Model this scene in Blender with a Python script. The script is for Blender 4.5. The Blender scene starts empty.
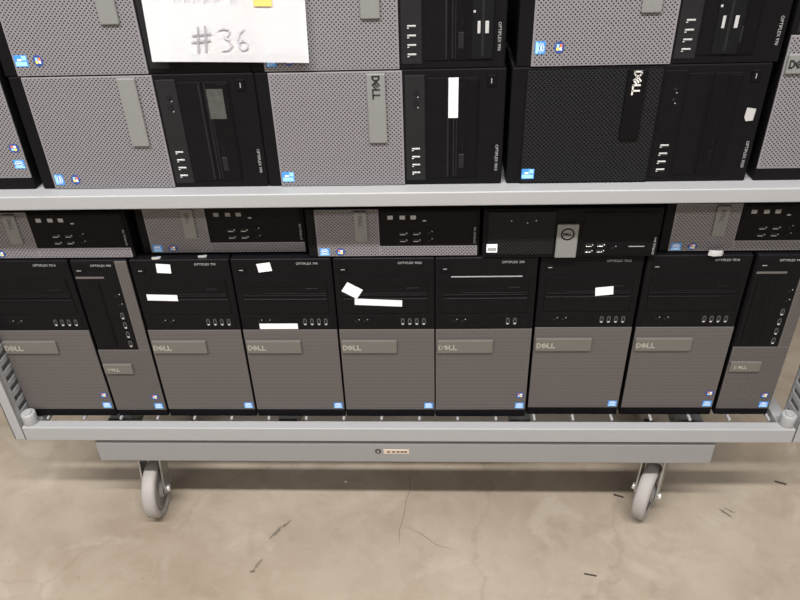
import bpy, bmesh, math, random
from mathutils import Matrix, Vector
random.seed(4)
SC = bpy.context.scene
COL = SC.collection
MM = 0.001
Z0 = 0.645            # height of the tower tops' reference plane minus floor (reference: z=0 is the top of the lower towers)

# ------------------------------------------------------------------ materials
def new_mat(name):
    m = bpy.data.materials.new(name); m.use_nodes = True
    nt = m.node_tree
    return m, nt, nt.nodes['Principled BSDF']

def mat(name, col, rough=0.5, metal=0.0, var=0.0, vscale=60.0, spec=0.5, bump=0.0, bscale=400.0):
    m, nt, b = new_mat(name)
    b.inputs['Roughness'].default_value = rough
    b.inputs['Metallic'].default_value = metal
    b.inputs['Specular IOR Level'].default_value = spec
    tc = nt.nodes.new('ShaderNodeTexCoord')
    n = nt.nodes.new('ShaderNodeTexNoise'); n.inputs['Scale'].default_value = vscale
    n.inputs['Detail'].default_value = 5
    nt.links.new(tc.outputs['Object'], n.inputs['Vector'])
    mx = nt.nodes.new('ShaderNodeMix'); mx.data_type = 'RGBA'
    mx.inputs['A'].default_value = (*[c * (1 - var) for c in col], 1)
    mx.inputs['B'].default_value = (*[min(1, c * (1 + var)) for c in col], 1)
    nt.links.new(n.outputs['Fac'], mx.inputs['Factor'])
    nt.links.new(mx.outputs['Result'], b.inputs['Base Color'])
    if bump:
        n2 = nt.nodes.new('ShaderNodeTexNoise'); n2.inputs['Scale'].default_value = bscale
        nt.links.new(tc.outputs['Object'], n2.inputs['Vector'])
        bp = nt.nodes.new('ShaderNodeBump'); bp.inputs['Strength'].default_value = bump
        bp.inputs['Distance'].default_value = 0.0006
        nt.links.new(n2.outputs['Fac'], bp.inputs['Height'])
        nt.links.new(bp.outputs['Normal'], b.inputs['Normal'])
    return m

def perforated(name, col, hole, pitch=6.2, thr=0.42, rough=0.45, metal=0.0, lines=0):
    """sheet with staggered round holes (the pattern lies in the part's own x-z plane)"""
    m, nt, b = new_mat(name)
    tc = nt.nodes.new('ShaderNodeTexCoord')
    sx = nt.nodes.new('ShaderNodeSeparateXYZ'); nt.links.new(tc.outputs['Object'], sx.inputs[0])
    k = 2 * math.pi / (pitch * MM)
    cs = []
    for ax in ('X', 'Z'):
        mu = nt.nodes.new('ShaderNodeMath'); mu.operation = 'MULTIPLY'; mu.inputs[1].default_value = k
        nt.links.new(sx.outputs[ax], mu.inputs[0])
        c = nt.nodes.new('ShaderNodeMath'); c.operation = 'COSINE'; nt.links.new(mu.outputs[0], c.inputs[0])
        cs.append(c)
    pr = nt.nodes.new('ShaderNodeMath'); pr.operation = 'MULTIPLY'
    nt.links.new(cs[0].outputs[0], pr.inputs[0]); nt.links.new(cs[1].outputs[0], pr.inputs[1])
    mr = nt.nodes.new('ShaderNodeMapRange'); mr.inputs['From Min'].default_value = thr - .12
    mr.inputs['From Max'].default_value = thr + .12
    nt.links.new(pr.outputs[0], mr.inputs['Value'])
    mx = nt.nodes.new('ShaderNodeMix'); mx.data_type = 'RGBA'
    mx.inputs['A'].default_value = (*col, 1); mx.inputs['B'].default_value = (*hole, 1)
    if lines:      # faint dark horizontal bands mixed into the sheet's colour
        mu = nt.nodes.new('ShaderNodeMath'); mu.operation = 'MULTIPLY'; mu.inputs[1].default_value = 2 * math.pi / (lines * MM)
        nt.links.new(sx.outputs['Z'], mu.inputs[0])
        c = nt.nodes.new('ShaderNodeMath'); c.operation = 'COSINE'; nt.links.new(mu.outputs[0], c.inputs[0])
        m2 = nt.nodes.new('ShaderNodeMapRange'); m2.inputs['From Min'].default_value = .3; m2.inputs['From Max'].default_value = 1
        m2.inputs['To Max'].default_value = .32; nt.links.new(c.outputs[0], m2.inputs['Value'])
        h2 = nt.nodes.new('ShaderNodeMath'); h2.operation = 'MULTIPLY'; h2.inputs[1].default_value = .6
        nt.links.new(mr.outputs['Result'], h2.inputs[0])
        ad = nt.nodes.new('ShaderNodeMath'); ad.operation = 'MAXIMUM'
        nt.links.new(h2.outputs[0], ad.inputs[0]); nt.links.new(m2.outputs['Result'], ad.inputs[1])
        nt.links.new(ad.outputs[0], mx.inputs['Factor'])
    else:
        nt.links.new(mr.outputs['Result'], mx.inputs['Factor'])
    nt.links.new(mx.outputs['Result'], b.inputs['Base Color'])
    inv = nt.nodes.new('ShaderNodeMath'); inv.operation = 'SUBTRACT'; inv.inputs[0].default_value = 1
    nt.links.new(mr.outputs['Result'], inv.inputs[1])
    bp = nt.nodes.new('ShaderNodeBump'); bp.inputs['Strength'].default_value = .5
    bp.inputs['Distance'].default_value = 0.0008
    nt.links.new(inv.outputs[0], bp.inputs['Height']); nt.links.new(bp.outputs['Normal'], b.inputs['Normal'])
    b.inputs['Roughness'].default_value = rough; b.inputs['Metallic'].default_value = metal
    return m

M = {}
M['black'] = mat('black_plastic', (.0066, .006, .007), .42, spec=.09, var=.25, bump=.15, bscale=1500)
M['black2'] = mat('black_gloss_plastic', (.0056, .0052, .006), .34, spec=.1, var=.2)
M['steel'] = mat('black_painted_steel', (.008, .008, .009), .5, spec=.1, var=.2)
M['charcoal'] = mat('charcoal_plastic', (.016, .0155, .017), .42, spec=.18, var=.2)
M['silver'] = mat('silver_grey_plastic', (.215, .203, .214), .45, var=.06)
M['perf'] = perforated('perforated_silver_grille', (.215, .203, .214), (.018, .016, .018), thr=.37)
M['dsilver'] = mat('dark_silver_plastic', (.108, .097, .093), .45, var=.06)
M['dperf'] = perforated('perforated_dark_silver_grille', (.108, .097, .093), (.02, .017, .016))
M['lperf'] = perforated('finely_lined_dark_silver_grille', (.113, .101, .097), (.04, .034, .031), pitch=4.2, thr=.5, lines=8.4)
M['bperf'] = perforated('perforated_black_grille', (.018, .018, .019), (.002, .002, .002), thr=.28)
M['bperf'].node_tree.nodes['Principled BSDF'].inputs['Specular IOR Level'].default_value = .1
M['badge'] = mat('grey_badge_plastic', (.205, .205, .198), .4, var=.04)
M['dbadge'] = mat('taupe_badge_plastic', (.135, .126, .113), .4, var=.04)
M['logo_dark'] = mat('dark_logo_ink', (.02, .02, .02), .5)
M['logo_lite'] = mat('pale_logo_metal', (.75, .72, .68), .3)
M['logo_mid'] = mat('brushed_logo_metal', (.36, .34, .30), .3)
M['print'] = mat('pale_grey_print', (.34, .34, .34), .5)
M['port'] = mat('bright_port_metal', (.58, .58, .58), .3, metal=.3)
M['hole'] = mat('port_cavity', (.004, .004, .004), .7)
M['dimring'] = mat('dim_grey_port_rim', (.13, .125, .12), .45)
M['white'] = mat('white_label_paper', (.84, .81, .83), .6, var=.02)
M['paper'] = mat('white_sheet_paper', (.94, .94, .95), .6, var=.01)
M['ink'] = mat('pale_pencil_ink', (.36, .34, .38), .7)
M['ink2'] = mat('paler_pencil_ink', (.58, .54, .60), .7)
M['faint'] = mat('faded_print', (.74, .74, .78), .7)
M['orange'] = mat('orange_sticker_paper', (.95, .56, .16), .6)
M['blue'] = mat('blue_sticker', (.06, .30, .78), .35, var=.1)
M['sky'] = mat('light_blue_sticker', (.35, .68, .95), .35)
M['navy'] = mat('navy_sticker', (.03, .07, .28), .35, var=.1)
M['st_white'] = mat('white_sticker_print', (.85, .88, .92), .4)
M['st_red'] = mat('red_sticker_print', (.75, .2, .08), .4)
M['st_green'] = mat('green_sticker_print', (.25, .6, .15), .4)
M['st_yellow'] = mat('yellow_sticker_print', (.95, .75, .15), .4)
M['paint'] = mat('light_grey_cart_enamel', (.355, .355, .358), .42, var=.03, vscale=12)
M['dpaint'] = mat('mid_grey_dolly_enamel', (.265, .264, .26), .45, var=.03, vscale=12)
M['wheel'] = mat('grey_rubber', (.34, .318, .297), .6, var=.1, vscale=30)
M['hub'] = mat('grey_hub_plastic', (.23, .22, .21), .5, var=.1, vscale=30)
M['zinc'] = mat('zinc_plated_steel', (.50, .50, .48), .32, metal=.8, var=.1)
M['bolt'] = mat('bright_bolt_steel', (.88, .88, .86), .2, metal=.7)
M['tan'] = mat('tan_label', (.62, .50, .40), .5)
M['scrap'] = mat('grey_scrap_plastic', (.45, .44, .43), .5)
M['cable'] = mat('dark_debris', (.04, .03, .025), .7)
M['residue'] = mat('grey_label_residue', (.06, .06, .055), .5, var=.6, vscale=120)

def floor_mat():
    m, nt, b = new_mat('stained_concrete')
    L = nt.links.new
    tc = nt.nodes.new('ShaderNodeTexCoord')
    def noise(scale, detail=6, rough=.6, dist=0):
        n = nt.nodes.new('ShaderNodeTexNoise'); n.inputs['Scale'].default_value = scale
        n.inputs['Detail'].default_value = detail; n.inputs['Roughness'].default_value = rough
        n.inputs['Distortion'].default_value = dist
        L(tc.outputs['Object'], n.inputs['Vector']); return n
    def ramp(src, stops):
        r = nt.nodes.new('ShaderNodeValToRGB')
        e = r.color_ramp.elements
        while len(e) < len(stops): e.new(.5)
        for el, (p, c) in zip(e, stops): el.position = p; el.color = (*c, 1)
        L(src, r.inputs['Fac']); return r
    def mixc(a, bb, f, mode='MULTIPLY'):
        x = nt.nodes.new('ShaderNodeMix'); x.data_type = 'RGBA'; x.blend_type = mode
        if isinstance(f, (int, float)): x.inputs['Factor'].default_value = f
        else: L(f, x.inputs['Factor'])
        L(a, x.inputs['A'])
        if isinstance(bb, tuple): x.inputs['B'].default_value = (*bb, 1)
        else: L(bb, x.inputs['B'])
        return x.outputs['Result']
    base = ramp(noise(2.6, 8, .62, .4).outputs['Fac'],
                [(.28, (0.273, 0.216, 0.16)), (.5, (0.352, 0.292, 0.226)), (.72, (0.403, 0.345, 0.277))]).outputs['Color']
    mott = ramp(noise(14, 6, .65, .6).outputs['Fac'], [(.3, (.80, .78, .75)), (.55, (1, 1, 1)), (.8, (1.0, 1.0, 1.0))]).outputs['Color']
    c = mixc(base, mott, .55)
    # pale scuffed patches
    pf = ramp(noise(6.5, 7, .6, 1.0).outputs['Fac'], [(.56, (0, 0, 0)), (.66, (1, 1, 1))]).outputs['Color']
    pm = nt.nodes.new('ShaderNodeMath'); pm.operation = 'MULTIPLY'; pm.inputs[1].default_value = .28
    L(pf, pm.inputs[0]); c = mixc(c, (0.49, 0.44, 0.374), pm.outputs[0], 'MIX')
    # dark specks and scratches
    sp = ramp(noise(55, 3, .5).outputs['Fac'], [(.69, (0, 0, 0)), (.75, (1, 1, 1))]).outputs['Color']
    sm = nt.nodes.new('ShaderNodeMath'); sm.operation = 'MULTIPLY'; sm.inputs[1].default_value = .28
    L(sp, sm.inputs[0]); c = mixc(c, (.16, .12, .085), sm.outputs[0], 'MIX')
    # fine hairline cracks
    vo = nt.nodes.new('ShaderNodeTexVoronoi'); vo.feature = 'DISTANCE_TO_EDGE'; vo.inputs['Scale'].default_value = 1.15
    wn = noise(5, 4, .6)
    ad = nt.nodes.new('ShaderNodeVectorMath'); ad.operation = 'ADD'
    scn = nt.nodes.new('ShaderNodeVectorMath'); scn.operation = 'SCALE'; scn.inputs['Scale'].default_value = .22
    L(wn.outputs['Color'], scn.inputs[0]); L(tc.outputs['Object'], ad.inputs[0]); L(scn.outputs[0], ad.inputs[1])
    L(ad.outputs[0], vo.inputs['Vector'])
    cr = ramp(vo.outputs['Distance'], [(0.0, (1, 1, 1)), (.006, (0, 0, 0))]).outputs['Color']
    cm = nt.nodes.new('ShaderNodeMath'); cm.operation = 'MULTIPLY'; cm.inputs[1].default_value = .22
    L(cr, cm.inputs[0]); c = mixc(c, (.17, .13, .095), cm.outputs[0], 'MIX')
    L(c, b.inputs['Base Color'])
    b.inputs['Roughness'].default_value = .55
    b.inputs['Specular IOR Level'].default_value = .35
    bp = nt.nodes.new('ShaderNodeBump'); bp.inputs['Strength'].default_value = .15; bp.inputs['Distance'].default_value = .002
    L(noise(90, 5).outputs['Fac'], bp.inputs['Height']); L(bp.outputs['Normal'], b.inputs['Normal'])
    return m
M['floor'] = floor_mat()

# ------------------------------------------------------------------ mesh helpers (all in millimetres)
class MB:
    def __init__(s): s.bm = bmesh.new()
    def box(s, x0, x1, y0, y1, z0, z1, bev=0.0, mi=0, seg=2):
        g = bmesh.ops.create_cube(s.bm, size=1.0)
        vs = g['verts']
        for v in vs:
            v.co = Vector(((x0 + x1) / 2 + v.co.x * (x1 - x0), (y0 + y1) / 2 + v.co.y * (y1 - y0), (z0 + z1) / 2 + v.co.z * (z1 - z0)))
        fs = set(f for v in vs for f in v.link_faces)
        for f in fs: f.material_index = mi
        if bev > 0:
            es = list(set(e for v in vs for e in v.link_edges))
            r = bmesh.ops.bevel(s.bm, geom=es, offset=bev, segments=seg, profile=.5, affect='EDGES')
            for f in r['faces']: f.material_index = mi
        return s
    def quad(s, x0, x1, y, z0, z1, mi=0):
        v = [s.bm.verts.new(c) for c in ((x0, y, z0), (x1, y, z0), (x1, y, z1), (x0, y, z1))]
        f = s.bm.faces.new(v); f.material_index = mi
        return s
    def prism(s, pts, y0, y1, mi=0):
        """polygon in the x-z plane pushed from y0 (front) to y1 (back)"""
        a = [s.bm.verts.new((p[0], y0, p[1])) for p in pts]
        b = [s.bm.verts.new((p[0], y1, p[1])) for p in pts]
        n = len(pts)
        fs = [s.bm.faces.new(a), s.bm.faces.new(b[::-1])]
        for i in range(n): fs.append(s.bm.faces.new((a[i], b[i], b[(i + 1) % n], a[(i + 1) % n])))
        for f in fs: f.material_index = mi
        bmesh.ops.recalc_face_normals(s.bm, faces=fs)
        return s
    def disc(s, cx, cz, r, y0, y1, mi=0, n=20, rz=None):
        return s.prism([(cx + r * math.cos(2 * math.pi * i / n), cz + (rz or r) * math.sin(2 * math.pi * i / n)) for i in range(n)], y0, y1, mi)
    def stroke(s, pts, w, y0, y1, mi=0):
        for (ax, az), (bx, bz) in zip(pts, pts[1:]):
            d = Vector((bx - ax, bz - az)); l = d.length
            if l < 1e-6: continue
            d /= l; n = Vector((-d.y, d.x)) * w / 2; e = d * w * .35
            s.prism([(ax - e.x + n.x, az - e.y + n.y), (ax - e.x - n.x, az - e.y - n.y),
                     (bx + e.x - n.x, bz + e.y - n.y), (bx + e.x + n.x, bz + e.y + n.y)], y0, y1, mi)
        return s
    def cyl(s, p, q, r, n=20, r2=None, mi=0, bev=0):
        p, q = Vector(p), Vector(q); d = q - p
        g = bmesh.ops.create_cone(s.bm, cap_ends=True, segments=n, radius1=r, radius2=r if r2 is None else r2, depth=d.length)
        mt = Matrix.Translation((p + q) / 2) @ d.to_track_quat('Z', 'Y').to_matrix().to_4x4()
        bmesh.ops.transform(s.bm, matrix=mt, verts=g['verts'])
        fs = set(f for v in g['verts'] for f in v.link_faces)
        for f in fs: f.material_index = mi
        if bev:
            es = [e for f in fs if len(f.verts) > 4 for e in f.edges]
            bmesh.ops.bevel(s.bm, geom=list(set(es)), offset=bev, segments=2, profile=.5, affect='EDGES')
        return s
    def lathe_x(s, prof, n=40, mi=0):
        """profile [(x, r)] turned about the x axis"""
        rings = []
        for x, r in prof:
            rings.append([s.bm.verts.new((x, r * math.cos(2 * math.pi * i / n), r * math.sin(2 * math.pi * i / n))) for i in range(n)])
        fs = []
        for a, b in zip(rings, rings[1:]):
            for i in range(n): fs.append(s.bm.faces.new((a[i], a[(i + 1) % n], b[(i + 1) % n], b[i])))
        fs.append(s.bm.faces.new(rings[0][::-1])); fs.append(s.bm.faces.new(rings[-1]))
        for f in fs: f.material_index = mi
        bmesh.ops.recalc_face_normals(s.bm, faces=fs)
        return s
    def xf(s, m):
        bmesh.ops.transform(s.bm, matrix=m, verts=s.bm.verts[:]); return s
    def mesh(s, name, mats, smooth=False):
        for v in s.bm.verts: v.co *= MM
        me = bpy.data.meshes.new(name)
        s.bm.to_mesh(me); s.bm.free()
        for m in (mats if isinstance(mats, (list, tuple)) else [mats]): me.materials.append(M[m])
        if smooth:
            for p in me.polygons: p.use_smooth = len(p.vertices) == 4
        return me
    def build(s, name, mats, parent=None, smooth=False):
        o = bpy.data.objects.new(name, s.mesh(name, mats, smooth)); COL.objects.link(o)
        if parent: o.parent = parent
        return o

def thing(name, label, cat, loc_mm, group=None, rz=0):
    o = bpy.data.objects.new(name, None); COL.objects.link(o)
    o.empty_display_size = .05
    o.location = (loc_mm[0] * MM, loc_mm[1] * MM, loc_mm[2] * MM + Z0)
    o.rotation_euler = (0, 0, rz)
    o['label'] = label; o['category'] = cat
    if group: o['group'] = group
    return o

def tag(o, label, cat, group=None):
    o['label'] = label; o['category'] = cat
    if group: o['group'] = group
    return o

_fonts = {}
def text_mesh(body, size, name):
    """flat lettering standing in the x-z plane, centred"""
    cu = bpy.data.curves.new(name + '_curve', 'FONT'); cu.body = body; cu.size = size * MM
    cu.align_x = 'CENTER'; cu.align_y = 'CENTER'; cu.extrude = .00015; cu.resolution_u = 2
    ob = bpy.data.objects.new(name + '_tmp', cu); COL.objects.link(ob)
    bpy.context.view_layer.update()
    dg = bpy.context.evaluated_depsgraph_get()
    me = bpy.data.meshes.new_from_object(ob.evaluated_get(dg))
    bpy.data.objects.remove(ob); bpy.data.curves.remove(cu)
    me.transform(Matrix.Rotation(math.pi / 2, 4, 'X'))
    me.name = name
    return me
def text_obj(body, size, name, m, parent, x, y, z, rot=0):
    key = (body, size, m)
    if key not in _fonts:
        me = text_mesh(body, size, name); me.materials.clear(); me.materials.append(M[m]); _fonts[key] = me
    o = bpy.data.objects.new(name, _fonts[key]); COL.objects.link(o); o.parent = parent
    o.matrix_basis = Matrix.Translation((x * MM, y * MM, z * MM)) @ Matrix.Rotation(rot, 4, 'Y')
    return o

def logo_strokes(mb, cx, cz, h, w, y0, y1, mi=0, rot=0):
    """block capitals D, slanted E, L, L"""
    def put(pts, wd=w):
        c, s = math.cos(rot), math.sin(rot)
        mb.stroke([(cx + x * c + z * s, cz - x * s + z * c) for x, z in pts], wd, y0, y1, mi)
    k = h / 2; g = h * 1.02
    x0 = -1.72 * g
    put([(x0, -k), (x0, k), (x0 + .34 * h, k * .98), (x0 + .62 * h, .45 * k), (x0 + .62 * h, -.45 * k), (x0 + .34 * h, -k * .98), (x0, -k)])
    ex = x0 + 1.28 * g; a = math.radians(38)
    def e(x, z): return (ex + x * math.cos(a) - z * math.sin(a), x * math.sin(a) + z * math.cos(a))
    q = .36 * h
    put([e(-q, -q), e(-q, q)]); 
    for zz in (-q, 0, q): put([e(-q, zz), e(q, zz)])
    for i in (1.95, 2.75):
        lx = x0 + i * g
        put([(lx, k), (lx, -k), (lx + .55 * h, -k)])
    return mb

# ------------------------------------------------------------------ stickers (shared meshes)
def mesh_cpu_sticker(w=17, h=14):
    b = MB(); b.box(-w / 2, w / 2, -.4, 0, -h / 2, h / 2, .15, 0, 1)
    b.box(-w / 2 + 1, w / 2 - 1, -.55, -.3, -h / 2 + 1, -h / 2 + 4, 0, 1)
    ring = [(math.cos(t) * w * .36, math.sin(t) * h * .27 + 1.2) for t in [i * 2 * math.pi / 20 + .5 for i in range(19)]]
    b.stroke(ring, 1.1, -.6, -.3, 2)
    b.box(-4, 4, -.6, -.3, .4, 2.6, 0, 2)
    return b.mesh('processor_sticker', ['blue', 'sky', 'st_white'])
def mesh_pale_sticker(w=19, h=16):
    b = MB(); b.box(-w / 2, w / 2, -.4, 0, -h / 2, h / 2, .15, 0, 1)
    b.box(-w / 2 + 1, w / 2 - 1.5, -.55, -.3, -h / 2 + 1, -1, 0, 1)
    b.box(2, w / 2 - 1, -.58, -.3, 1, h / 2 - 1, 0, 1)
    b.box(-5, 1, -.6, -.3, 0, 3, 0, 2)
    return b.mesh('processor_sticker', ['blue', 'sky', 'st_white'])
def mesh_os_sticker(w=16, h=14):
    b = MB(); b.disc(0, 0, w / 2, -.4, 0, 0, 24, h / 2)
    q = 2.4
    for i, (x, z) in enumerate(((-q, q), (q * .8, q * .8), (-q, -q * .8), (q * .8, -q))):
        b.prism([(x - 2, z - 1.8), (x + 2, z - 1.4), (x + 2, z + 2), (x - 2, z + 1.6)], -.6, -.3, (1, 2, 3, 4)[i])
    return b.mesh('system_sticker', ['navy', 'st_red', 'st_white', 'sky', 'st_yellow'])
ST = {'cpu': mesh_cpu_sticker(), 'pale': mesh_pale_sticker(), 'os': mesh_os_sticker()}
b_ = MB(); b_.box(-9, 9, -.4, 0, -8, 8, .15, 0, 1); b_.box(-7, 7, -.55, -.3, -5, 1, 0, 1); ST['white'] = b_.mesh('processor_sticker', ['st_white', 'print'])

def sticker(kind, parent, x, y, z, rot=0, label=None):
    o = bpy.data.objects.new('system_sticker' if kind == 'os' else 'processor_sticker', ST[kind]); COL.objects.link(o)
    o.parent = parent
    o.matrix_basis = Matrix.Translation((x * MM, y * MM, z * MM)) @ Matrix.Rotation(rot, 4, 'Y')
    o['label'] = label or {'os': 'round navy sticker with a four-colour window emblem', 'cpu': 'small blue rectangular processor sticker',
                           'pale': 'light blue processor sticker', 'white': 'white processor sticker'}[kind]
    return o

# ------------------------------------------------------------------ computers: mesh kits
def usb_mesh():
    b = MB(); b.box(-2.6, 2.6, -.5, 1.2, -7, 7, .5, 0, 1)
    b.box(-2.4, -.2, -.9, 0, -6, 6, .2, 1, 1)
    b.box(1.0, 2.4, -.7, 0, -6.4, -3.4, .2, 1, 1)
    return b.mesh('usb_port', ['hole', 'port'])
def usb_flat_mesh():
    b = MB(); b.box(-7, 7, -.5, 1.2, -2.8, 2.8, .5, 0, 1)
    b.box(-6, 3, -.8, 0, -2.2, -.9, .2, 1, 1); b.box(4, 6, -.7, 0, .2, 2, .2, 1, 1)
    return b.mesh('usb_port', ['hole', 'port'])
def jack_mesh():
    b = MB(); b.disc(0, 0, 3.6, -.6, 1, 0, 18); b.disc(0, 0, 2.0, -.9, 0, 1, 14); b.disc(5.4, 3.0, .9, -.4, .2, 2, 8)
    return b.mesh('audio_jack', ['steel', 'hole', 'port'])
def usb_dim_mesh():
    b = MB(); b.box(-3.4, 3.4, -.5, 1.2, -7.5, 7.5, 1.2, 0, 2)
    b.stroke([(-2.4, -5), (-3, 0), (-2, 5.5), (2, 5.5), (3, 0), (2.4, -5)], .8, -.8, -.4, 2)
    b.box(-2, 2, -1.0, 0, -7, -4.2, .3, 1, 1)
    return b.mesh('usb_port', ['hole', 'scrap', 'dimring'])
USB, USBF, JACK, USBD = usb_mesh(), usb_flat_mesh(), jack_mesh(), usb_dim_mesh()

def place(me, name, parent, x, y, z, rot=0, label=None):
    o = bpy.data.objects.new(name, me); COL.objects.link(o); o.parent = parent
    o.matrix_basis = Matrix.Translation((x * MM, y * MM, z * MM)) @ Matrix.Rotation(rot, 4, 'Y')
    if label: o['label'] = label
    return o

def grille_mesh(rects, solid, perf, y=-1.6, outer=None):
    """perforated plate(s) with a plain rim"""
    b = MB()
    for (x0, x1, z0, z1) in rects:
        b.box(x0, x1, y, 2, z0, z1, .8, 0, 2)
        b.quad(x0 + 2.2, x1 - 2.2, y - .15, z0 + 2.2, z1 - 2.2, 1)
    return b.mesh('grille', [solid, perf])

_kits = {}
def tower_kit(style):
    """mini tower 175 x 360 x 417; origin at the base centre of the front face"""
    if style in _kits: return _kits[style]
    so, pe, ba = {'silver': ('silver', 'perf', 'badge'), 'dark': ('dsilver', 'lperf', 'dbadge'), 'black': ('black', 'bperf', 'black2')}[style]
    k = {}
    k['case'] = MB().box(-86.5, 86.5, 38, 417, 1, 359, 2).box(-60, 60, 417, 420, 20, 340, 0).mesh('case', 'steel')
    k['bezel'] = MB().box(-87.5, 87.5, 0, 40, 0, 360, 2.5, 0, 3).mesh('bezel', 'black')
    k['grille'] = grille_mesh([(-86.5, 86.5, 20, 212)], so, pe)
    # black upper fascia pieces
    k['optical_drive'] = MB().box(-76, 76, -1.6, 3, 283, 322, 1.2).box(-73, 73, -2.6, 0, 304, 319.5, .9).box(-73, 73, -2.2, 0, 285, 287, .4, 1, 1).box(-40, 73, -2.2, 0, 289.5, 291, .4, 1, 1).box(38, 60, -2.6, 0, 294, 302, .6, 1, 1).mesh('optical_drive', ['black2', 'charcoal' if style == 'silver' else 'black'])
    k['eject'] = MB().box(20, 31, -2.4, 0, 298, 301, .4).box(48, 52, -2.2, 0, 298.5, 300.5, .3).mesh('eject_button', 'steel')
    k['bay_cover'] = MB().box(-76, 76, -1.4, 3, 247, 281, 1.2).box(-74, 74, -1.9, 0, 276, 279, .6, 1, 1).mesh('bay_cover', ['black', 'charcoal' if style == 'silver' else 'black2'])
    k['port_panel'] = MB().box(-80, 80, -1.0, 3, 215, 244, 1).mesh('port_panel', 'charcoal' if style == 'silver' else 'black')
    k['power'] = MB().box(-79, -62, -1.8, 2, 333, 346, 1.4).box(-74, -67, -2.2, 0, 338.4, 339.6, 0, 1).mesh('power_button', ['black2', 'print'])
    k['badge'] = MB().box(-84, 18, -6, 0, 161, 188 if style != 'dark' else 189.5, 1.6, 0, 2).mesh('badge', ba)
    b = MB(); logo_strokes(b, -64, 174.5, 9.5, 2.2, -6.5, -5.8); k['logo'] = b.mesh('logo_lettering', {'silver': 'logo_dark', 'dark': 'logo_mid', 'black': 'logo_lite'}[style])
    _kits[style] = k
    return k

def make_tower(style, label, X, Y, Zb, lying=False, group=None, rz=0, stickers=('cpu', 'os'), usb=4, model='OPTIPLEX 7010',
               reader=False, odd_line=False, labels=(), su=0, logo=True, scrap=False, residue=False):
    k = tower_kit(style)
    if lying: root = thing('desktop_computer', label, 'computer', (X + 180, Y, Zb), group); root.scale.z = 177 / 175; su += 4
    else: root = thing('desktop_computer', label, 'computer', (X + 87.5, Y, Zb), group, rz); root.scale.z = 363 / 360 if Y < 0 else 1 if Zb < 0 and Y < 0 else 1
    kids = []
    def P(key, name, lab=None, par=None):
        o = bpy.data.objects.new(name, k[key]); COL.objects.link(o); o.parent = par or root
        if lab: o['label'] = lab
        if not par: kids.append(o)
        return o
    P('case', 'case'); P('bezel', 'bezel')
    P('grille', 'grille', {'silver': 'silver grey perforated front grille', 'dark': 'dark silver perforated front grille', 'black': 'black perforated front grille'}[style])
    od = P('optical_drive', 'optical_drive')
    P('eject', 'eject_button', None, od)
    P('bay_cover', 'bay_cover'); P('port_panel', 'port_panel'); P('power', 'power_button')
    bd = P('badge', 'badge', 'glossy black name badge' if style == 'black' else 'plain grey raised name badge')
    if logo: P('logo', 'logo_lettering', None, bd)
    for i in range(usb): kids.append(place(USBD if style == 'dark' else USB, 'usb_port', root, 30 + (4 - usb) * 6 + i * 12.6, -1.2, 230, 0))
    for u in (-54, -39): kids.append(place(JACK, 'audio_jack', root, u, -1.2, 231))
    kids.append(text_obj(model, 6.2, 'model_lettering', 'print', root, 45, -.35, 350.5))
    if reader:
        z1, z2 = reader
        b = MB().box(-74, 74, -3.0, 2, z1 - 9, z2 + 9, .8, 0).box(-60, 70, -3.4, -1, (z1 + z2) / 2 - 2, (z1 + z2) / 2 + 2, .5, 2, 1)
        b.box(24, 40, -3.6, 0, z1 - 2, z1 + 2, .4, 1, 1).box(24, 40, -3.6, 0, z2 - 2.5, z2 + 2.5, .4, 1, 1).box(-16, -6, -3.6, 0, z1 + 2, z2 - 2, .4, 1, 1).box(10, 13, -3.6, 0, z1 - 8, z1 - 5, 0, 1)
        kids.append(b.build('card_reader', ['steel', 'port', 'charcoal'], root))
        kids[-1]['label'] = 'card reader with bright slots'
    if scrap:
        b = MB().prism([(-26, 337), (-12, 336), (-6, 339), (-7, 349), (-24, 350), (-25, 343)], -2.4, -1.9)
        kids.append(b.build('torn_label', 'scrap', root)); kids[-1]['label'] = 'torn scrap of grey label'
    if residue:
        kids.append(MB().box(-66, -22, -2.9, -2.5, 288, 312, 0).build('label_residue', 'residue', root)); kids[-1]['label'] = 'cloudy grey rest of a peeled label'
    if odd_line:
        kids.append(MB().box(-60, 62, -2.6, -1.4, 322.5, 324.5, .3).build('drive_slot_trim', 'print', root))
    if 'cpu' in stickers: kids.append(sticker('cpu', root, 75 - (su if lying else 0), -1.9, 31 + (0 if lying else su)))
    if 'pale' in stickers: kids.append(sticker('pale', root, 75 - su, -1.9, 32, -math.pi / 2 if lying else 0))
    if 'os' in stickers: kids.append(sticker('os', root, 75 - (su if lying else 0), -1.9, 57 + (0 if lying else su)))
    for (cx, cz, w, h, rot, lab) in labels:
        b = MB().box(-w / 2, w / 2, -.3, 0, -h / 2, h / 2, 0, 0)
        n = max(2, int(w / 6))
        if h < 30 and w > 10:
            for i in range(n): b.box(-w * .36 + i * w * .72 / n, -w * .36 + (i + .6) * w * .72 / n, -.36, -.2, -h * .09, h * .09, 0, 1)
        b.xf(Matrix.Rotation(rot, 4, 'Y'))
        o = b.build('paper_label', ['white', 'faint'], root); o.location = (cx * MM, -2.4 * MM, cz * MM); o['label'] = lab; kids.append(o)
    if lying:   # turned a quarter so that its top points right
        T = Matrix.Translation((-.180, 0, .0875)) @ Matrix.Rotation(math.pi / 2, 4, 'Y')
        for o in kids: o.matrix_basis = T @ o.matrix_basis
    return root

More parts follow.
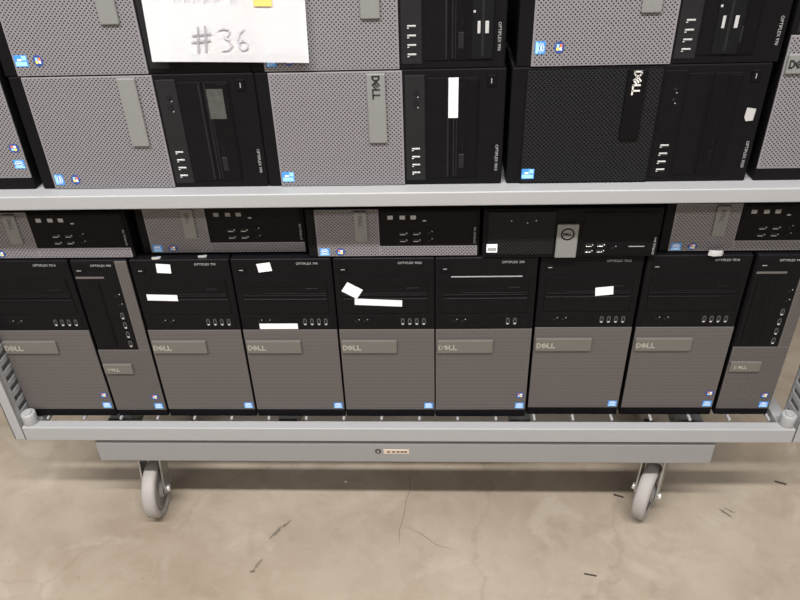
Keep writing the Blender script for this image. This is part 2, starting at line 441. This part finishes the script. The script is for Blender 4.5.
def slim_kit():
    """small flat desktop 290 x 93 x 312"""
    if 'slim' in _kits: return _kits['slim']
    k = {}
    k['case'] = MB().box(-144, 144, 34, 312, 1, 92, 2).mesh('case', 'steel')
    k['bezel'] = MB().box(-145, 145, 0, 36, 0, 93, 3, 0, 3).mesh('bezel', 'black')
    k['grille'] = grille_mesh([(-129, -22.5, 3, 91), (-22.5, 141, 3, 22)], 'silver', 'perf')
    k['panel'] = MB().box(-22, 141, -2.0, 3, 22.5, 90.5, 1).mesh('fascia', 'black')
    b = MB().box(-18, 138, -3.0, 0, 62, 88, 1)
    for i, x in enumerate((-8, 12, 30)): b.box(x, x + 9, -3.4, -2.5, 73, 80, .3, 1, 1)
    b.box(50, 56, -3.5, -2.5, 69, 71.5, .2, 1, 1)
    k['optical_drive'] = b.mesh('optical_drive', ['black2', 'print'])
    k['badge'] = MB().box(-64, -42, -5, 0, 32, 88, 1.3).mesh('badge', 'badge')
    b = MB(); logo_strokes(b, -53, 70, 6, 1.2, -5.5, -4.8, 0, math.pi / 2); k['logo'] = b.mesh('logo_lettering', 'dbadge')
    _kits['slim'] = k
    return k
def make_slim(label, X, Y, Zb, group, stickers=True, rz=0):
    k = slim_kit()
    root = thing('desktop_computer', label, 'computer', (X + 145, Y, Zb), group, rz)
    def P(key, name, lab=None, par=None):
        o = bpy.data.objects.new(name, k[key]); COL.objects.link(o); o.parent = par or root
        if lab: o['label'] = lab
        return o
    P('case', 'case'); P('bezel', 'bezel'); P('grille', 'grille', 'silver grey perforated front grille')
    P('panel', 'fascia'); P('optical_drive', 'optical_drive')
    bd = P('badge', 'badge', 'plain grey raised name badge'); P('logo', 'logo_lettering', None, bd)
    for x in (18, 40):
        for z in (33, 46): place(USBF, 'usb_port', root, x, -2.2, z)
    for z in (33, 47): place(JACK, 'audio_jack', root, 60, -2.2, z)
    text_obj('OPTIPLEX 790', 5, 'model_lettering', 'print', root, 136.5, -2.4, 42, -math.pi / 2)
    if stickers:
        sticker('cpu', root, -117, -1.9, 12); sticker('os', root, -90, -1.9, 12)
    return root

def make_black_slim(label, X, Y, Zb, group):
    root = thing('desktop_computer', label, 'computer', (X + 145, Y, Zb), group)
    MB().box(-144, 144, 34, 312, 1, 92, 2).build('case', 'steel', root)
    MB().box(-145, 145, 0, 36, 0, 93, 3, 0, 3).build('bezel', 'black', root)
    o = bpy.data.objects.new('grille', grille_mesh([(-138, -26, 6, 88)], 'black', 'bperf')); COL.objects.link(o); o.parent = root
    o['label'] = 'black perforated front grille'
    MB().box(18, 140, -2, 2, 6, 30, 1).build('port_panel', 'black2', root)
    MB().box(18, 140, -2, 2, 36, 84, 1).box(22, 136, -2.6, 0, 56, 80, .6).build('optical_drive', 'black2', root)
    b = MB().box(-24, 11, -5, 0, 2, 64, 1.4).build('badge', 'badge', root); b['label'] = 'plain grey badge with a round emblem'
    e = MB(); ring = [(-6.5 + 10 * math.cos(t), 47 + 10 * math.sin(t)) for t in [i * 2 * math.pi / 28 for i in range(29)]]
    e.stroke(ring, 2.2, -5.5, -4.8)
    logo_strokes(e, -6.5, 47, 4, 1, -5.5, -4.8, 0, 0)
    e.build('emblem', 'hole', b)
    sticker('white', root, -129, -1.9, 20)
    for x, z in ((32, 24), (32, 13), (51, 24), (51, 13)): place(USBF, 'usb_port', root, x, -2.2, z, 0)
    place(JACK, 'audio_jack', root, 70, -2.2, 19)
    MB().box(96, 122, -2.6, -1.5, 21, 22.4, 0).box(-100, -98, -2.2, -1.5, 70, 72, 0).box(-60, -58, -2.2, -1.5, 70, 72, 0).box(-74, -72, -2.2, -1.5, 66, 68, 0).build('indicator_strip', 'print', root)
    text_obj('OPTIPLEX 3040', 5, 'model_lettering', 'print', root, 138, -2.2, 22, -math.pi / 2)
    return root

def make_narrow(label, X, Y, Zb, group, rz=0):
    """slim desktop standing on its side: 102 x 360 x 410"""
    root = thing('desktop_computer', label, 'computer', (X + 51, Y, Zb), group, rz); root.scale.z = 363 / 360 if Y < 0 else 1
    MB().box(-50, 50, 38, 410, 1, 359, 2).build('case', 'steel', root)
    MB().box(-51, 51, 0, 40, 0, 360, 3.5, 0, 3).build('bezel', 'black', root)
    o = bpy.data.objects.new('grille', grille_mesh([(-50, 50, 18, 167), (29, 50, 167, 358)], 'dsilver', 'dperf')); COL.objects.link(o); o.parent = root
    o['label'] = 'dark silver perforated L-shaped grille'
    MB().box(-49, 28.5, -1.6, 2, 168, 357, 1.2).build('fascia', 'black', root)
    od = MB().box(-41, -8, -3, 0, 175, 318, 1).box(-22, -10, -3.8, -1, 179, 314, .8).build('optical_drive', 'black2', root)
    MB().box(-38, -32, -3.6, -2, 184, 192, .4).build('eject_button', 'steel', od)
    MB().box(-47, 4, -2.8, 0, 324, 328, .6).build('drive_slot_trim', 'dsilver', root)
    MB().box(-46, -26, -2.6, 0, 333, 350, 1.2).box(-41, -33, -3, -1, 340, 341.4, 0, 1).build('power_button', ['black2', 'print'], root)
    for i, z in enumerate((182, 203, 224, 245)): place(USBD, 'usb_port', root, 17, -1.9, z)
    for z in (268, 288): place(JACK, 'audio_jack', root, 17, -1.9, z)
    text_obj('OPTIPLEX 990', 6, 'model_lettering', 'print', root, 4, -1.9, 350)
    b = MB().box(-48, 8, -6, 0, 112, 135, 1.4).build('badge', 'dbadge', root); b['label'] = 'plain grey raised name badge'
    e = MB(); logo_strokes(e, -28, 123, 6.5, 1.5, -6.5, -5.8); e.build('logo_lettering', 'logo_mid', b)
    sticker('cpu', root, 37, -1.9, 29); sticker('os', root, 34, -1.9, 52)
    return root

# ------------------------------------------------------------------ setting
M['wall'] = mat('pale_grey_wall_paint', (.55, .55, .55), .7, var=.04, vscale=2)
M['ceil'] = mat('white_ceiling_paint', (.70, .70, .70), .8, var=.03, vscale=2)
for nm, bx, mt in (('floor', (-8000, 8000, -7000, 8500, -60, 0), 'floor'), ('ceiling', (-8000, 8000, -7000, 8500, 5000, 5060), 'ceil'),
                   ('wall_left', (-8060, -8000, -7000, 8500, 0, 5000), 'wall'), ('wall_right', (8000, 8060, -7000, 8500, 0, 5000), 'wall'),
                   ('wall_front', (-8000, 8000, -7060, -7000, 0, 5000), 'wall'), ('wall_back', (-8000, 8000, 8500, 8560, 0, 5000), 'wall')):
    MB().box(*bx).build(nm, mt)['kind'] = 'structure'

# ------------------------------------------------------------------ cart (z relative to tower tops; floor at -670)
CART = thing('shelf_trolley', 'light grey steel shelf trolley on castors carrying the computers', 'trolley', (-64, 200, -645))
def cart_part(mb, name, mats, parent=None, smooth=False, label=None):
    mb.xf(Matrix.Translation((64, -200, 645)))
    o = mb.build(name, mats, parent or CART, smooth)
    if label: o['label'] = label
    return o
XL, XR = -840, 713
def post(x0, x1, y0, y1, inner):
    """folded channel with a row of slots in its inner side"""
    b = MB(); z0, z1 = -398, 760
    b.box(x0, x1, y0, y0 + 3, z0, z1, .8)                                  # front web
    out = x0 if inner > 0 else x1 - 3
    b.box(out, out + 3, y0, y1, z0, z1, .8)                                # outer flange
    ins = x1 - 3 if inner > 0 else x0
    b.box(ins, ins + 3, y0, y0 + 14, z0, z1, .5)                           # inner flange: strip, rungs, strip
    b.box(ins, ins + 3, y1 - 8, y1, z0, z1, .5)
    z = z0
    while z < z1:
        b.box(ins, ins + 3, y0 + 13, y1 - 7, z, min(z + 12, z1), .3); z += 25
    b.box(x0, x1, y1 - 3, y1, z0, z1, .8)
    return b
for (x0, inner) in ((XL, 1), (XR - 24, -1)):
    cart_part(post(x0, x0 + 24, -34, 22, inner), 'upright_post', 'paint')
    cart_part(post(x0, x0 + 24, 392, 434, inner), 'upright_post', 'paint')

def shelf(zt, zb, yf, lip):
    b = MB()
    b.box(XL + 25, XR - 25, yf, yf + lip, zb, zt, 2.2, 0, 3)           # front beam
    b.box(XL + 25, XR - 25, 405, 432, zb, zt, 2.2, 0, 3)               # rear beam
    b.box(XL + 25, XL + 49, yf + lip - .5, 405.5, zb + 2, zt - 6, 1.5)          # end beams
    b.box(XR - 49, XR - 25, yf + lip - .5, 405.5, zb + 2, zt - 6, 1.5)
    return b
cart_part(shelf(-362.5, -397, -37, 22), 'lower_shelf_frame', 'paint')
cart_part(shelf(150, 126.5, -62, 27), 'upper_shelf_frame', 'paint')
def deck(zt, yf, n_step=75, plate=False):
    b = MB(); x = XL + 62
    while x < XR - 40:
        b.box(x, x + 5, yf, 425, zt - 5, zt, .8, 0, 1); x += n_step
    for y in (120, 290): b.box(XL + 40, XR - 40, y, y + 6, zt - 10, zt - 5, .8, 0, 1)
    return b
cart_part(deck(-363.2, -8), 'wire_deck', 'paint', label='spaced steel deck bars of the lower shelf')
b = MB().box(XL + 49, XR - 49, -36, 405, 146, 149.8, .8); cart_part(b, 'shelf_plate', 'paint', label='solid sheet of the upper shelf')
for x in (-802, 676):
    for z in (-366,):
        b = MB().cyl((x, -20, z), (x, -20, z + 29), 14, 24, bev=2.5).cyl((x, -20, z + 28), (x, -20, z + 32), 7.5, 18)
        cart_part(b, 'corner_collar', 'paint', smooth=True)
# dolly
b = MB()
b.box(-683, 551, -30, 2, -462, -409, 3.5, 0, 3); b.box(-683, 551, 380, 432, -462, -409, 3.5, 0, 3)
b.box(-681, -635, 1, 381, -460, -411, 2); b.box(503, 549, 1, 381, -460, -411, 2)
b.box(-320, -280, 1, 381, -450, -411, 2); b.box(160, 200, 1, 381, -450, -411, 2)
for x in (-640, 512):
    for y in (-14, 396): b.box(x, x + 20, y, y + 20, -411, -396, 1)
dolly = cart_part(b, 'dolly_frame', 'dpaint', label='mid grey dolly frame under the shelves')
b = MB().disc(-109, -430, 6, -31, -28, 0, 20).disc(-109, -430, 3, -31.6, -30.5, 1, 14)
b.box(-98, -47, -30.8, -29, -437, -425, .3, 2, 1)
for i, x in enumerate((-91, -81, -72, -64, -57)): b.box(x, x + 6, -31.1, -30.5, -433, -429.5, 0, 0)
cart_part(b, 'maker_plate', ['cable', 'zinc', 'tan'], dolly, label='small tan maker plate with a dark dot')

def caster(px, py, heading, lab=None):
    """swivel castor: pivot (px, py); the wheel trails the pivot opposite to the heading (degrees, 0 = away from the camera)"""
    r = 62; off = 40
    Rm = Matrix.Translation((px, py, -645)) @ Matrix.Rotation(math.radians(-heading), 4, 'Z')
    T = Matrix.Translation((0, -off, r))
    b = MB()                                                            # fork: plate, crown, two arms
    b.box(-48, 48, -42, 42, 178, 183.4, 1); b.cyl((0, 0, 161), (0, 0, 179), 29, 28, bev=2)
    b.box(-23, 23, -30, 24, 154, 162, 2)
    for s in (-1, 1):
        x0, x1 = (20, 23.5) if s > 0 else (-23.5, -20)
        prof = [(-30, 158), (24, 158), (16, 128), (-off + 13, r - 7), (-off, r - 13), (-off - 12, r - 5), (-off - 11, r + 12)]
        va = [b.bm.verts.new((x0, y, z)) for y, z in prof]; vb = [b.bm.verts.new((x1, y, z)) for y, z in prof]
        fs = [b.bm.faces.new(va), b.bm.faces.new(vb[::-1])]
        for i in range(len(prof)): fs.append(b.bm.faces.new((va[i], vb[i], vb[(i + 1) % len(prof)], va[(i + 1) % len(prof)])))
        bmesh.ops.recalc_face_normals(b.bm, faces=fs)
    fk = cart_part(b.xf(Rm), 'castor', 'zinc')
    w = MB()
    w.lathe_x([(-12, 46), (-14, 49), (-15, 54), (-13, 59.5), (-8, 62), (8, 62), (13, 59.5), (15, 54), (14, 49), (12, 46)], 48, 0)
    w.lathe_x([(-12, 45.8), (-13, 41), (-9.5, 34), (-9.5, 21), (-18, 17), (-19, 12), (19, 12), (18, 17), (9.5, 21), (9.5, 34), (13, 41), (12, 45.8)], 40, 1)
    wo = cart_part(w.xf(Rm @ T), 'wheel', ['wheel', 'hub'], fk, True, 'grey rubber wheel')
    a = MB()
    a.cyl((-29, 0, 0), (29, 0, 0), 5, 14)
    for s in (-1, 1): a.cyl((s * 23.5, 0, 0), (s * 31, 0, 0), 7.5, 16, bev=2)
    cart_part(a.xf(Rm @ T), 'axle_bolt', 'bolt', fk, True, 'shiny axle bolt')
caster(-608, 45, -5)
caster(475, 42, 31)
caster(-600, 410, 12)
caster(490, 410, -15)

# ------------------------------------------------------------------ lower row: nine upright machines
PI = math.pi
G1 = 'upright computers on the bottom shelf'
YL = -2; ZB = -363
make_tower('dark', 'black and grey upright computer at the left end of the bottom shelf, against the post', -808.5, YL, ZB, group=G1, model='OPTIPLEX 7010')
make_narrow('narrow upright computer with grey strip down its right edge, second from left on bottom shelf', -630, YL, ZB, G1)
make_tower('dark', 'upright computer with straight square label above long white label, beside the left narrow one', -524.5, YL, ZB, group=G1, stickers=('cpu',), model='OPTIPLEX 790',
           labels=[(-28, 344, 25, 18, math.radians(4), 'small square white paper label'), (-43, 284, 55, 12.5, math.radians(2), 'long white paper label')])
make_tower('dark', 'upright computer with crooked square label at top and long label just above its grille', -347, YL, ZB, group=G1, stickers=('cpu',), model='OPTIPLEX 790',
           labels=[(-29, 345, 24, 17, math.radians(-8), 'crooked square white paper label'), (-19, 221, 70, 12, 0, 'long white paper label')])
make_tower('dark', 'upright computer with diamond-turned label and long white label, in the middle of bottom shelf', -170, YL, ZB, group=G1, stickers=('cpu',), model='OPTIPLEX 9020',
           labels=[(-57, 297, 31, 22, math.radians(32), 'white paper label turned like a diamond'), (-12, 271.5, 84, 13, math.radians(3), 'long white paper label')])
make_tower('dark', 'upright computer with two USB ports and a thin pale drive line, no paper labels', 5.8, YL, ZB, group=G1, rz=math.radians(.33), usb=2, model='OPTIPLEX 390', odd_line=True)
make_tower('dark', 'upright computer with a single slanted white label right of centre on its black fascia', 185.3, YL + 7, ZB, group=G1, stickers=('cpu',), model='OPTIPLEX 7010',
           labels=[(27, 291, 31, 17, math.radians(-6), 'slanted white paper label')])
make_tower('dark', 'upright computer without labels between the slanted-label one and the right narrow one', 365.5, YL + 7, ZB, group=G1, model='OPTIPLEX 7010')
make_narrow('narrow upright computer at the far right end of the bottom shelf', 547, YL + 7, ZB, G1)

# ------------------------------------------------------------------ flat slim machines on top of them
G2 = 'slim flat computers lying on the towers'
make_slim('slim flat computer at left end of the row just under the upper shelf', -802, 3, .5, G2)
make_slim('slim flat computer second from left, lying above the towers with square white labels', -503.5, 18, .5, G2)
make_slim('slim flat computer with silver grille, left neighbour of the all-black slim one', -209.5, 1, .5, G2)
make_black_slim('all-black slim flat computer with grey round-emblem badge and white sticker', 84.5, -5, .5, G2)
make_slim('slim flat computer at right end of the row just under the upper shelf', 383, 15, -2.4, G2)

# ------------------------------------------------------------------ upper shelf
G3 = 'tower computers lying on their sides on the upper shelf'
YU = -34
make_tower('silver', 'sideways computer directly on upper shelf, left of centre, under the paper sign', -613, YU, 150, True, G3, stickers=('cpu', 'os'), model='OPTIPLEX 990', logo=False, residue=True)
make_tower('silver', 'sideways computer directly on upper shelf with tall narrow white label on its black fascia', -252.7, YU, 150, True, G3, stickers=('pale',), model='OPTIPLEX 9010',
           labels=[(-47, 285, 58, 14, 0, 'tall narrow white paper label')])
make_tower('black', 'all-black sideways computer with white lettering directly on upper shelf', 114.8, YU, 150, True, G3, stickers=('pale',), model='OPTIPLEX 3020', scrap=True)
make_tower('silver', 'sideways computer in second layer on upper shelf, partly behind the paper sign', -616, YU, 327.2, True, G3, stickers=('pale', 'os'), model='OPTIPLEX 990', su=6)
make_tower('silver', 'sideways computer in second layer on upper shelf, just right of the paper sign', -256, YU, 327.2, True, G3, stickers=('cpu', 'os'), model='OPTIPLEX 990', reader=(322, 333))
make_tower('silver', 'sideways computer in second layer on upper shelf, on top of the all-black one', 120, YU, 327.2, True, G3, stickers=('cpu', 'os'), model='OPTIPLEX 990', reader=(273, 290), su=10)
G4 = 'upright computers at the ends of the upper shelf'
make_tower('silver', 'upright silver-grille computer at the left end of the upper shelf', -800, YU, 150, False, G4, su=12, stickers=('cpu', 'os'), model='OPTIPLEX 990')
make_tower('silver', 'upright silver-grille computer at the right end of the upper shelf', 487, YU, 150, False, G4, stickers=('cpu', 'os'), model='OPTIPLEX 990')

# ------------------------------------------------------------------ paper sign
sg = thing('paper_sign', 'white paper sheet with pencilled number and orange sticker in front of the upper computers', 'sign', (-280, -47, 345.5))
b = MB()
nx, nz = 8, 10; W, H = 221, 279
vs = []
for j in range(nz + 1):
    for i in range(nx + 1):
        x = -W / 2 + W * i / nx; z = H * j / nz
        y = 1.5 * math.sin(i / nx * PI) * (1 - j / nz)
        vs.append(b.bm.verts.new((x, y, z)))
for j in range(nz):
    for i in range(nx):
        a = j * (nx + 1) + i
        b.bm.faces.new((vs[a], vs[a + 1], vs[a + nx + 2], vs[a + nx + 1]))
bmesh.ops.solidify(b.bm, geom=b.bm.faces[:], thickness=.4)
sheet = b.build('sheet', 'paper', sg)
st = MB()
def hw(pts, w=2.6): st.stroke(pts, w, -1.1, -.7)
hw([(-43, 14), (-39, 47)]); hw([(-32, 15), (-29, 48)]); hw([(-50, 27), (-24, 30)], 1.8); hw([(-48, 36), (-22, 39)], 1.8)
st.build('pencilled_sign', 'ink', sheet); st = MB()
hw([(-11, 44), (-3, 46), (3, 44), (4, 40), (-4, 33), (3, 30), (5, 24), (0, 18), (-9, 17)], 2.0)
hw([(24, 45), (17, 40), (14, 30), (15, 21), (20, 17), (26, 20), (27, 27), (21, 30), (15, 27)], 1.8)
st.build('pencilled_number', 'ink2', sheet)
f = MB()
for x0, x1 in ((-66, -58), (-52, -46), (-40, -32), (-26, -20), (-12, -6), (10, 16)): f.stroke([(x0, 79), (x0 + 2, 88), (x1, 82)], 1.6, -1.1, -.7)
f.build('pencilled_word', 'faint', sheet)
MB().box(41, 66, -1.2, -.6, 74, 98, .2, 0, 1).build('orange_sticker', 'orange', sheet)
sg.rotation_euler = (math.radians(-2.0), math.radians(1.45), 0)
MB().box(-14, 14, -1.0, 0, 262, 292, .2, 0, 1).build('tape', 'faint', sheet)

# ------------------------------------------------------------------ small loose bits
def bit(name, label, cat, x, y, z, mk, mats):
    b = MB(); mk(b); o = b.build(name, mats); o.location = (x * MM, y * MM, z * MM + Z0); tag(o, label, cat); return o
def crumple(b):
    random.seed(9)
    pts = [(-13, -3), (-4, -7), (9, -5), (14, 1), (6, 6), (-10, 6)]
    a = [b.bm.verts.new((x, y, random.uniform(0, 1))) for x, y in pts]; t = [b.bm.verts.new((x * .9, y * .9, 2 + random.uniform(1, 7))) for x, y in pts]
    b.bm.faces.new(a[::-1]); b.bm.faces.new(t)
    for i in range(6): b.bm.faces.new((a[i], a[(i + 1) % 6], t[(i + 1) % 6], t[i]))
FZ = -645
def sliver(L, w, ang):
    def f(b): b.box(-L / 2, L / 2, -w / 2, w / 2, .2, 2.2, .5).xf(Matrix.Rotation(math.radians(ang), 4, 'Z'))
    return f
bit('wood_splinter', 'dark splinter lying on the floor well to the right of the right castor', 'debris', 780, 88, FZ, sliver(24, 3.5, -22), 'cable')
bit('wood_splinter', 'dark sliver lying on the floor just left of the right castor', 'debris', 412, 47, FZ, sliver(22, 4, -22), 'cable')
bit('wood_splinter', 'thin dark sliver on the floor near the bottom edge, right of centre', 'debris', 313, -156, FZ, sliver(24, 2.8, -12), 'cable')
bit('crumpled_scrap', 'small crumpled grey scrap lying on top of the upright computer second from right', 'scrap', 474, 2, 0, crumple, 'scrap')
def clip(b): b.box(-6, 6, -2, 2, 0, 4, .8).box(2, 9, -1, 5, 0, 3, .6)
bit('metal_clip', 'tiny bright metal clip on the tower with straight square label, its left corner', 'clip', -478, 2, -.8, clip, 'bolt')
bit('metal_clip', 'tiny bright metal clip on the tower with straight square label, behind its lettering', 'clip', -398, 6, -.8, clip, 'bolt')

bit('paper_crumb', 'tiny pale crumb on the shaded floor under the trolley, left of centre', 'debris', -200, 83, FZ, sliver(5, 4, 20), 'white')
# stains and cracks of the concrete itself: thin skins on the floor
FLOOR = bpy.data.objects['floor']
M['stain'] = mat('dark_scuffed_concrete', (.17, .14, .105), .6, var=.35, vscale=40)
M['crackline'] = mat('hairline_crack', (.205, .168, .13), .7, var=.2)
def floor_skin(name, polys, m):
    b = MB()
    for pts in polys:
        b.bm.faces.new([b.bm.verts.new((x, y, .4)) for x, y in pts])
    bmesh.ops.recalc_face_normals(b.bm, faces=b.bm.faces[:])
    for f in b.bm.faces:
        if f.normal.z < 0: f.normal_flip()
    b.build(name, m, FLOOR)
def blob(cx, cy, a, bb, ang, seed):
    rr = random.Random(seed); ca, sa = math.cos(ang), math.sin(ang); out = []
    for i in range(14):
        t = i / 14 * 2 * math.pi; k = rr.uniform(.55, 1.15)
        x, y = a * k * math.cos(t), bb * k * math.sin(t); out.append((cx + x * ca - y * sa, cy + x * sa + y * ca))
    return out
floor_skin('scuff_mark', [blob(-336, -60, 22, 5, 1.0, 1), blob(-318, -38, 13, 3.5, .9, 2)], 'stain')
floor_skin('scuff_mark', [blob(-360, -140, 20, 3.5, 1.1, 3), blob(-366, -156, 7, 5, .3, 4)], 'stain')
floor_skin('scuff_mark', [blob(630, 2, 18, 3, -.9, 5), blob(640, 10, 13, 2.2, -.7, 6)], 'stain')
def ribbon(pts, w):
    L_, R_ = [], []
    for i, (x, y) in enumerate(pts):
        a = pts[max(0, i - 1)]; c = pts[min(len(pts) - 1, i + 1)]
        d = Vector((c[0] - a[0], c[1] - a[1])).normalized(); k = w * (1 if 0 < i < len(pts) - 1 else .3)
        L_.append((x - d.y * k, y + d.x * k)); R_.append((x + d.y * k, y - d.x * k))
    return [[L_[i], L_[i + 1], R_[i + 1], R_[i]] for i in range(len(pts) - 1)]
floor_skin('crack', ribbon([(-48, 118), (-54, 92), (-51, 62), (-60, 30), (-63, -10), (-72, -52), (-70, -86)], 1.0), 'crackline')
floor_skin('crack', ribbon([(-62, -40), (-28, -58), (8, -88), (44, -100)], .9), 'crackline')

# ------------------------------------------------------------------ light
def area(name, loc, size, sy, power, col, rot=(0, 0, 0)):
    l = bpy.data.lights.new(name, 'AREA'); l.shape = 'RECTANGLE'; l.size = size; l.size_y = sy; l.energy = power; l.color = col
    o = bpy.data.objects.new(name, l); COL.objects.link(o); o.location = loc; o.rotation_euler = rot
    return o
area('unseen_tube_lamp', (-.3, -1.32, 2.9), 3.0, .12, 146, (1, .985, .975))
area('ceiling_tube_lamp', (-.3, -4.9, 4.3), 10, .25, 225, (1, .985, .97), (math.radians(14), 0, 0))
area('unseen_tube_lamp', (-.1, 5.0, 3.3), 5, .12, 110, (1, .985, .97), (math.radians(-40), 0, 0))  # added lamp out of view behind the trolley, tilted to brighten the floor there
w = bpy.data.worlds.new('hall_light'); SC.world = w; w.use_nodes = True
bg = w.node_tree.nodes['Background']; bg.inputs['Color'].default_value = (.98, .98, 1, 1); bg.inputs['Strength'].default_value = .3

# ------------------------------------------------------------------ camera
cam = bpy.data.cameras.new('camera'); co = bpy.data.objects.new('camera', cam); COL.objects.link(co)
cam.sensor_width = 36; cam.lens = 36 * 726.19 / 800; cam.clip_start = .02
th, ps, r = map(math.radians, (33.66, 3.02, 1.96))
fw = Vector((-math.sin(ps), math.cos(ps), 0)); rt = Vector((math.cos(ps), math.sin(ps), 0)); up = Vector((0, 0, 1))
F = fw * math.cos(th) - up * math.sin(th); U = up * math.cos(th) + fw * math.sin(th)
R2 = rt * math.cos(r) - U * math.sin(r); U2 = rt * math.sin(r) + U * math.cos(r)
mw = Matrix((R2, U2, -F)).transposed().to_4x4(); mw.translation = Vector((0, -1.0683, .62542 + Z0))
co.matrix_world = mw
SC.camera = co
SC.view_settings.view_transform = 'Standard'; SC.view_settings.look = 'None'
SC.view_settings.exposure = 0; SC.view_settings.gamma = 1; SC.view_settings.use_curve_mapping = False
